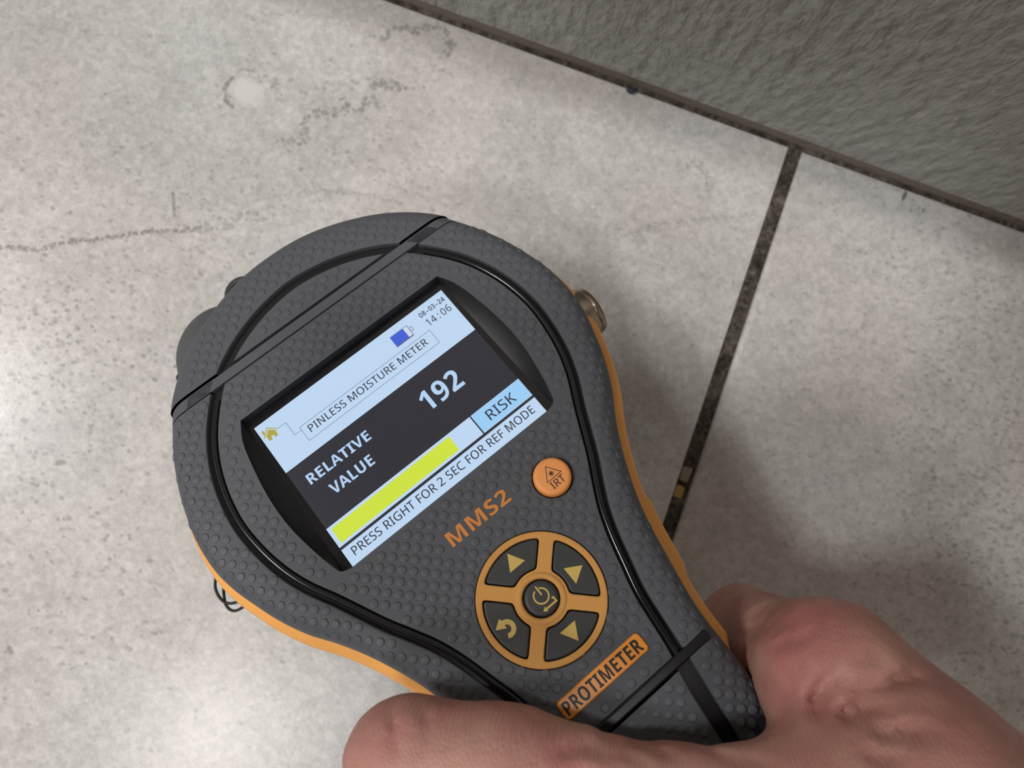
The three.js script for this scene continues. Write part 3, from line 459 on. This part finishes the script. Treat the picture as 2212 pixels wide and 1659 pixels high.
// things on the head's edge
{
  const cap = new THREE.SphereGeometry(1, 40, 24); cap.scale(11.5, 9.2, 7.5); cap.rotateZ(0.62); cap.translate(-23.4, 93.6, -14); 
  const cover = part('socket_cover', inMM(cap), mat({ color: lin(0.075, 0.08, 0.086), roughness: 0.6 }), meter, 'rounded grey rubber socket cover');
  const lip = new THREE.TorusGeometry(1, 0.06, 10, 60); lip.scale(11.6, 9.4, 8); lip.rotateZ(0.62); lip.translate(-23.9, 94.4, -16.5); part('cover_lip', inMM(lip), mat({ color: lin(0.06, 0.063, 0.068), roughness: 0.6 }), cover);
  const tab = new THREE.CapsuleGeometry(1.1, 1.6, 6, 16); tab.rotateZ(0.9); tab.translate(-33.6, 93.6, -15); part('cover_tab', inMM(tab), mat({ color: lin(0.03, 0.032, 0.036), roughness: 0.6 }), cover);
  const lk = new THREE.TorusGeometry(3.6, 1.15, 14, 40); lk.scale(1, 0.95, 1.3); lk.rotateZ(0.5); lk.translate(-10.8, 105.0, -17.5); part('lanyard_ring', inMM(lk), mat({ color: lin(0.035, 0.037, 0.04), roughness: 0.5 }), meter, 'black rubber ring on the head');
  const post = new THREE.CylinderGeometry(2.2, 2.6, 6, 24); post.rotateX(Math.PI / 2); post.translate(-10.2, 101.4, -17.5); part('ring_post', inMM(post), BLACK, meter);
  // steel contact on the side: stepped disc
  const disc = new THREE.LatheGeometry([[0, 2.6], [4.6, 2.5], [5.1, 2.2], [5.35, 1.6], [5.4, 0.9], [5.2, 0.8], [5.2, 0.55], [5.75, 0.4], [5.8, -3]].map(([x, y]) => new THREE.Vector2(x, y)).reverse(), 60); disc.rotateZ(-Math.PI / 2); disc.rotateX(0); 
  disc.rotateZ(-0.1); disc.scale(1, 1.12, 1.12); disc.translate(50.8, 44.4, -15); part('side_contact', inMM(disc), mat({ color: lin(0.32, 0.27, 0.21), metalness: 1, roughness: 0.28 }), meter, 'round steel contact on the side of the head');
}
// wrist cord: thin black loops below the head's edge
{
  const CORD = mat({ color: lin(0.012, 0.013, 0.014), roughness: 0.55 });
  const cord = (pts, r = 0.55) => { const g = new THREE.TubeGeometry(new THREE.CatmullRomCurve3(pts.map(([x, y, z]) => new THREE.Vector3(x, y, z)), false, 'centripetal'), 90, r, 10); part('wrist_cord', inMM(g), CORD, meter); };
  cord([[-47, 55, -24], [-51.36, 53.19, -24], [-53.68, 53.07, -24], [-55.43, 51.05, -24], [-56.16, 49.85, -24], [-56.51, 48.17, -24], [-56.34, 46.25, -24], [-55.5, 44.85, -24], [-53.99, 43.98, -24], [-52.38, 43.56, -24], [-50.28, 43.62, -24], [-46, 44.5, -23]], 0.34);
  cord([[-47, 52, -25], [-52.16, 51.42, -25.5], [-54.04, 50.76, -25.5], [-55.27, 48.86, -25.5], [-56.07, 47.34, -25.5], [-56.63, 46.01, -25.5], [-56.67, 44.44, -25.5], [-55.94, 43.13, -25.5], [-54.69, 42.65, -25.5], [-52.55, 42.5, -25.5], [-50.74, 42.63, -25.5], [-46, 43.5, -24]], 0.34);
  cord([[-38, 87, -20], [-40.99, 86.67, -20], [-42.47, 85.94, -20], [-43.8, 84.8, -20], [-44.33, 83.45, -20], [-44.45, 81.93, -20], [-44.28, 80.9, -20], [-41, 79, -20]], 0.5);
  const clip = new RoundedBoxGeometry(6, 3.2, 3, 3, 0.9); clip.rotateZ(0.75); clip.translate(-39.6, 84.2, -16.5); part('cord_clip', inMM(clip), ORANGE, meter, 'orange clip holding the cord');
}

const smin = (a, b, k) => { const h = Math.max(k - Math.abs(a - b), 0) / k; return Math.min(a, b) - h * h * k * 0.25; };
const cap = (x, y, z, a, b) => { const ax = b[0] - a[0], ay = b[1] - a[1], az = b[2] - a[2], px = x - a[0], py = y - a[1], pz = z - a[2], t = clamp((px * ax + py * ay + pz * az) / (ax * ax + ay * ay + az * az), 0, 1); return Math.hypot(px - ax * t, py - ay * t, pz - az * t) - lerp(a[3], b[3], t); };
// surface of a distance field (surface nets)
let SKIN;
function skinColours(g, hold) {
  const P = g.attributes.position.array, col = new Float32Array(P.length), uv = new Float32Array(P.length / 3 * 2);
  for (let i = 0; i < P.length / 3; i++) {
    const x = P[3 * i], y = P[3 * i + 1], z = P[3 * i + 2];
    const pale = hold ? Math.exp(-((x - 33) ** 2 + (y + 29) ** 2 + (z + 33) ** 2) / 60) : 0, flush = hold ? 0.45 * Math.exp(-((x - 31) ** 2 + (y + 36) ** 2 + (z - 6) ** 2) / 130) + 0.3 * Math.exp(-((x + 40) ** 2 + (y - 1) ** 2) / 60) : 0;
    const a = noise3(x / 11 + 50, y / 11 + 90, z / 11 + 50), b = noise3(x / 3.4 + 50, y / 3.4 + 90, z / 3.4 + 50), c = noise3(x / 1.6 + 90, y / 1.6 + 190, z / 1.6 + 50), red = clamp(0.15 + 0.9 * (a - 0.35) + 0.5 * (b - 0.5) + flush - pale, 0, 1), m = (0.92 + 0.16 * c) * (1 + 0.35 * pale);
    col[3 * i] = lerp(0.46, 0.40, red) * m; col[3 * i + 1] = lerp(0.25, 0.15, red) * m; col[3 * i + 2] = lerp(0.20, 0.135, red) * m;
    uv[2 * i] = (x + 0.5 * z) * MM; uv[2 * i + 1] = (y + 0.35 * z) * MM;
  }
  g.setAttribute('color', new THREE.BufferAttribute(col, 3)); g.setAttribute('uv', new THREE.BufferAttribute(uv, 2));
}
function nets(field, lo, size, h) {
  const n = size.map((v) => Math.ceil(v / h));
  const F = new Float32Array(n[0] * n[1] * n[2]), at = (i, j, k) => i + n[0] * (j + n[1] * k);
  for (let k = 0; k < n[2]; k++) for (let j = 0; j < n[1]; j++) {
    for (let i = 0; i < n[0]; i++) { const v = field(lo[0] + i * h, lo[1] + j * h, lo[2] + k * h); F[at(i, j, k)] = v; if (v > 6) { const sk = Math.floor((v - 4) / h * 0.8); for (let q = 1; q <= sk && i + 1 < n[0]; q++) F[at(++i, j, k)] = v; } }
  }
  const vid = new Int32Array(F.length).fill(-1), P = [], I = [];
  const E8 = [[0, 1], [2, 3], [4, 5], [6, 7], [0, 2], [1, 3], [4, 6], [5, 7], [0, 4], [1, 5], [2, 6], [3, 7]];
  for (let k = 0; k < n[2] - 1; k++) for (let j = 0; j < n[1] - 1; j++) for (let i = 0; i < n[0] - 1; i++) {
    const v = []; let m = 0; for (let c = 0; c < 8; c++) { v[c] = F[at(i + (c & 1), j + ((c >> 1) & 1), k + (c >> 2))]; if (v[c] < 0) m++; }
    if (m === 0 || m === 8) continue;
    let x = 0, y = 0, z = 0, q = 0; for (const [a, b] of E8) if ((v[a] < 0) !== (v[b] < 0)) { const t = v[a] / (v[a] - v[b]); x += lerp(a & 1, b & 1, t); y += lerp((a >> 1) & 1, (b >> 1) & 1, t); z += lerp(a >> 2, b >> 2, t); q++; }
    vid[at(i, j, k)] = P.length / 3; P.push(lo[0] + (i + x / q) * h, lo[1] + (j + y / q) * h, lo[2] + (k + z / q) * h);
  }
  const quad = (a, b, c, d, f) => { if (Math.min(a, b, c, d) < 0) return; if (f) I.push(a, b, c, a, c, d); else I.push(a, c, b, a, d, c); };
  for (let k = 1; k < n[2] - 1; k++) for (let j = 1; j < n[1] - 1; j++) for (let i = 1; i < n[0] - 1; i++) {
    const s = F[at(i, j, k)] < 0;
    if (s !== (F[at(i + 1, j, k)] < 0)) quad(vid[at(i, j - 1, k - 1)], vid[at(i, j, k - 1)], vid[at(i, j, k)], vid[at(i, j - 1, k)], s);
    if (s !== (F[at(i, j + 1, k)] < 0)) quad(vid[at(i - 1, j, k - 1)], vid[at(i - 1, j, k)], vid[at(i, j, k)], vid[at(i, j, k - 1)], s);
    if (s !== (F[at(i, j, k + 1)] < 0)) quad(vid[at(i - 1, j - 1, k)], vid[at(i, j - 1, k)], vid[at(i, j, k)], vid[at(i - 1, j, k)], s);
  }
  return [P, I];
}
// ---------------------------------------------------------------- the hand holding the meter (same axes as the meter, millimetres)
{
  const hw = (y) => { for (let i = 1; i < OUT_H.length; i++) if (y >= OUT_H[i][1]) return lerp(OUT_H[i][0], OUT_H[i - 1][0], (y - OUT_H[i][1]) / (OUT_H[i - 1][1] - OUT_H[i][1])); return 0; };
  // joints: x, y, z, radius
  const W = [35.5, -95, -2, 19], W2 = [34, -98, -14, 18], F1 = [51, -152, 4, 24], F2 = [72, -236, 16, 33], IM = [32.6, -44, 0, 11.6], CMC = [27, -64, 11, 14.5], TM = [-2.6, -45.6, 10.3, 12.2], TI = [-24.1, -18.8, 11.2, 11.6], TT = [-34.6, -6.0, 10.3, 10.4];
  const MM_ = [32.5, -60, -4, 11.8], RM = [36, -75, -7, 12], PM = [38, -88, -9, 11];
  const palm = [[W, IM], [W, MM_], [W2, RM], [W2, PM], [F1, W], [F2, F1], [W, CMC], [IM, MM_], [MM_, RM], [RM, PM]];
  const thumb = [[CMC, TM], [TM, TI], [TI, TT]];
  const webs = [[[27, -54, 3, 8], [34, -46, -6, 9.5]], [[24, -57, 5, 9], [32, -60, 4, 12]]];
  const fingers = [
    [IM, [33.2, -33, -34.4, 8.6], [14, -31, -36.3, 7.6], [-6, -29.5, -34.5, 6.7]],
    [MM_, [35.5, -50.5, -38, 8.8], [13, -49.5, -39.3, 7.9], [-9, -48.5, -37.5, 7]],
    [RM, [35.5, -68, -41, 8.4], [13, -67, -42.6, 7.6], [-8, -66, -40.5, 6.8]],
    [PM, [32.5, -84, -41, 7.2], [12.5, -83.5, -43, 6.4], [-4, -83, -42, 5.8]]];
  const CREASES = [   // x,y polyline, depth, width
    [[[20.8, -43.4], [24, -42.8], [26.4, -41.4], [28.7, -40.9], [31.1, -41.4], [33, -42.4]], 1.3, 1.3],
    [[[27.9, -43.8], [31.4, -44.6], [35.7, -46.8], [40.4, -49.7], [44.4, -52.8]], 1.0, 1.2],
    [[[24.1, -45.2], [27, -45.6], [30.2, -47.1], [33.1, -48.6]], 1.2, 1.2],
    [[[26, -48.1], [28.2, -49.8], [31, -51.4], [35, -54]], 1.0, 1.1],
    [[[22, -48.6], [25, -51], [28, -53.2]], 0.6, 1.0],
    [[[31.1, -38.3], [34.9, -41.6], [39.8, -45.3]], 0.5, 1.5],
    [[[26.4, -31.9], [28.3, -30.8], [31.1, -31.2], [33.7, -32.2]], 0.6, 0.9],
    [[[29.9, -29.8], [33, -29.3], [36.4, -29.9]], 0.5, 0.8],
    [[[25.7, -32.8], [29.7, -33.7], [33.4, -34.9]], 0.45, 0.9],
    [[[-29.8, 2.4], [-31.1, 0], [-32.1, -3.2], [-33.6, -6.1]], 0.45, 0.7],
    [[[-26.1, -0.2], [-27, -4.1], [-29.3, -7]], 0.35, 0.7],
    [[[-13.7, -19.7], [-6.7, -23.1], [-1.6, -28.7], [2, -35]], 0.5, 0.8],
    [[[-17.1, -18.2], [-10.5, -21.6], [-5.4, -26.7], [-2.4, -33]], 0.45, 0.8],
    [[[-19.5, -18.6], [-14, -22.5], [-8.6, -28.2]], 0.4, 0.8],
    [[[4, -34], [8, -39], [13, -43.5]], 0.45, 0.9]];
  const crease = (x, y) => { let s = 0; for (const [pl, dep, w] of CREASES) { let b = 1e9, q = 0; for (let i = 0; i + 1 < pl.length; i++) { const [ax, ay] = pl[i], [bx, by] = pl[i + 1], dx = bx - ax, dy = by - ay, t = clamp(((x - ax) * dx + (y - ay) * dy) / (dx * dx + dy * dy), 0, 1), d = (x - ax - dx * t) ** 2 + (y - ay - dy * t) ** 2; if (d < b) { b = d; q = (i + t) / (pl.length - 1); } } if (b < 16) s += 1.45 * dep * sstep(0, 0.3, q) * sstep(1, 0.7, q) * Math.exp(-b / (w * w * 0.9)); } return s; };
  const handle = (x, y, z) => { const h = hw(y), top = drop(y) + 0.2, bot = -41.5 * lerp(0.62, 1, sstep(-25, 30, y)) + drop(y), zc = (top + bot) / 2, hz = (top - bot) / 2, r = 5, qx = Math.abs(x) - h + r, qz = Math.abs(z - zc) - hz + r; return Math.hypot(Math.max(qx, 0), Math.max(qz, 0)) + Math.min(Math.max(qx, qz), 0) - r; };
  function field(x, y, z) {
    let d = 1e9; for (const [a, b] of palm) d = smin(d, cap(x, y, z, a, b), 7);
    for (const [a, b] of webs) d = smin(d, cap(x, y, z, a, b), 8);
    let t = 1e9; for (const [a, b] of thumb) t = smin(t, cap(x, y, z, a, b), 4);
    let base = smin(d, t, 9), out = base;
    for (const f of fingers) { let q = 1e9; for (let i = 0; i < 3; i++) q = smin(q, cap(x, y, z, f[i], f[i + 1]), 2.5); out = Math.min(out, smin(d, q, 5)); }
    if (out < 4 && out > -4) { if (z > -14) out += crease(x, y); out += 0.5 * (noise3(x / 7 + 40, y / 7 + 90, z / 7 + 40) - 0.5) + 0.22 * (noise3(x / 2.6 + 40, y / 2.6 + 90, z / 2.6 + 60) - 0.5); }
    if (y < 60) out = Math.max(out, 0.3 - handle(x, y, z));
    return out;
  }
  const [P, I] = nets(field, [-50, -262, -56], [160, 276, 112], 1.1);
  const g = geoFrom(P, I); skinColours(g, true);
  const skinBump = dataTex(512, (x, y) => { const u = x / 512 * 44, v = y / 512 * 44; let b = 9, b2 = 9; const ui = Math.floor(u), vi = Math.floor(v); for (let j = -1; j < 2; j++) for (let i = -1; i < 2; i++) { const cx = ui + i, cy = vi + j, wx = ((cx % 44) + 44) % 44, wy = ((cy % 44) + 44) % 44, d = Math.hypot(cx + hash(wx, wy, 5) - u, cy + hash(wx, wy, 6) - v); if (d < b) { b2 = b; b = d; } else if (d < b2) b2 = d; } return clamp(0.25 + 1.2 * (b2 - b), 0, 1); });
  skinBump.repeat.set(1 / 0.03, 1 / 0.03);
  SKIN = mat({ color: 0xffffff, vertexColors: true, roughness: 0.52, bumpMap: skinBump, bumpScale: 0.00007, specularIntensity: 0.8 });
  const hand = new THREE.Mesh(inMM(g), SKIN);
  hand.name = 'person'; hand.castShadow = hand.receiveShadow = true; hand.userData = { label: 'bare hand gripping the handle, thumb across the face of the meter', category: 'hand' };
  DEV.decompose(hand.position, hand.quaternion, hand.scale); scene.add(hand);
  // thumb nail
  const nail = new THREE.SphereGeometry(1, 28, 20, 0, Math.PI * 2, 0, Math.PI * 0.36); nail.scale(6.6, 2.2, 8.6);
  const m = new THREE.Matrix4(), along = new THREE.Vector3(-11.7, 11.6, -0.9).normalize(), outw = new THREE.Vector3(-0.62, -0.62, 0.48); outw.addScaledVector(along, -outw.dot(along)).normalize(); const side = new THREE.Vector3().crossVectors(outw, along);
  m.makeBasis(side, outw, along).setPosition(new THREE.Vector3(-36.2, -4.4, 10.3).addScaledVector(outw, 8.75)); nail.applyMatrix4(m);
  part('thumb_nail', inMM(nail), mat({ color: srgb(214, 168, 152), roughness: 0.3, side: THREE.DoubleSide }), hand, 'pale thumb nail');
}

// ---------------------------------------------------------------- small things and the camera phone that shades the scene
{
  const g = new THREE.SphereGeometry(0.0011, 18, 12); g.scale(1.25, 0.6, 0.8); const p = g.attributes.position; for (let i = 0; i < p.count; i++) { const k = 0.8 + 0.5 * noise3(p.getX(i) * 1500 + 9, p.getY(i) * 1500 + 9, p.getZ(i) * 1500 + 9); p.setXYZ(i, p.getX(i) * k, p.getY(i) * k, p.getZ(i) * k); } g.computeVertexNormals();
  const o = part('paint_fleck', g, mat({ color: srgb(46, 52, 66), roughness: 0.6 }), scene); o.position.set(0.0122, 0.0006, -0.0991); o.userData = { label: 'tiny dark blue fleck on the floor against the wall', category: 'fleck' };
}
{
  const t = thing('phone', 'dark slab phone held flat above the meter to take the picture', 'phone');
  const b = new RoundedBoxGeometry(0.168, 0.078, 0.0085, 5, 0.004); b.translate(0.168 / 2 - 0.034, -0.078 / 2 + 0.054, 0.0085 / 2 + 0.0035);
  LENS.decompose(t.position, t.quaternion, t.scale);
  part('phone_body', b, mat({ color: lin(0.02, 0.02, 0.022), roughness: 0.4 }), t);
  const r = new THREE.TorusGeometry(0.0075, 0.0012, 12, 40); r.translate(0, 0, 0.003); part('lens_ring', r, mat({ color: lin(0.1, 0.1, 0.1), metalness: 1, roughness: 0.3 }), t);
}
// the other hand, holding the phone by its far end; it and its forearm shade the scene (axes of the phone, millimetres)
{
  const wr = [96, -124, 20, 25], el = [88, -380, 70, 42], mc = [112, -60, 8, 19], k1 = [88, -38, 4, 13], k4 = [146, -42, 4, 12];
  const chain = [[el, wr], [wr, mc], [mc, k1], [mc, k4], [wr, k1], [wr, k4]];
  const th = [[104, -76, 18, 13], [76, -54, 26, 11], [58, -28, 24, 9.5], [50, -12, 21, 8.5]];
  const fg = [0, 1, 2, 3].map((q) => { const x = 75 + 19 * q, l = [0, 6, 3, -8][q]; return [[x + 6, -32, 2, 10.5], [x + 2, -6, -6.5, 8.8], [x - 1, 20 + l, -6.2, 7.8], [x - 2, 40 + l, -5, 7]]; });
  const field = (x, y, z) => { let d = 1e9; for (const [a, b] of chain) d = smin(d, cap(x, y, z, a, b), 10); for (let i = 0; i < 3; i++) d = smin(d, cap(x, y, z, th[i], th[i + 1]), i ? 3 : 9); let o = d; for (const f of fg) { let q = 1e9; for (let i = 0; i < 3; i++) q = smin(q, cap(x, y, z, f[i], f[i + 1]), 3); o = Math.min(o, smin(d, q, 6)); } const qx = Math.abs(x - 50) - 80, qy = Math.abs(y - 15) - 35, qz = Math.abs(z - 7.75) - 0.25; return Math.max(o, 4.4 - (Math.hypot(Math.max(qx, 0), Math.max(qy, 0), Math.max(qz, 0)) + Math.min(Math.max(qx, qy, qz), 0))); };
  const [P, I] = nets(field, [5, -450, -40], [200, 530, 185], 3);
  const g = geoFrom(P, I); skinColours(g);
  const o = new THREE.Mesh(inMM(g), SKIN); o.name = 'person_001'; o.castShadow = o.receiveShadow = true; o.userData = { label: 'second bare hand and forearm, holding the phone above the meter', category: 'hand' };
  LENS.decompose(o.position, o.quaternion, o.scale); scene.add(o);
}
renderer.render(scene, camera);
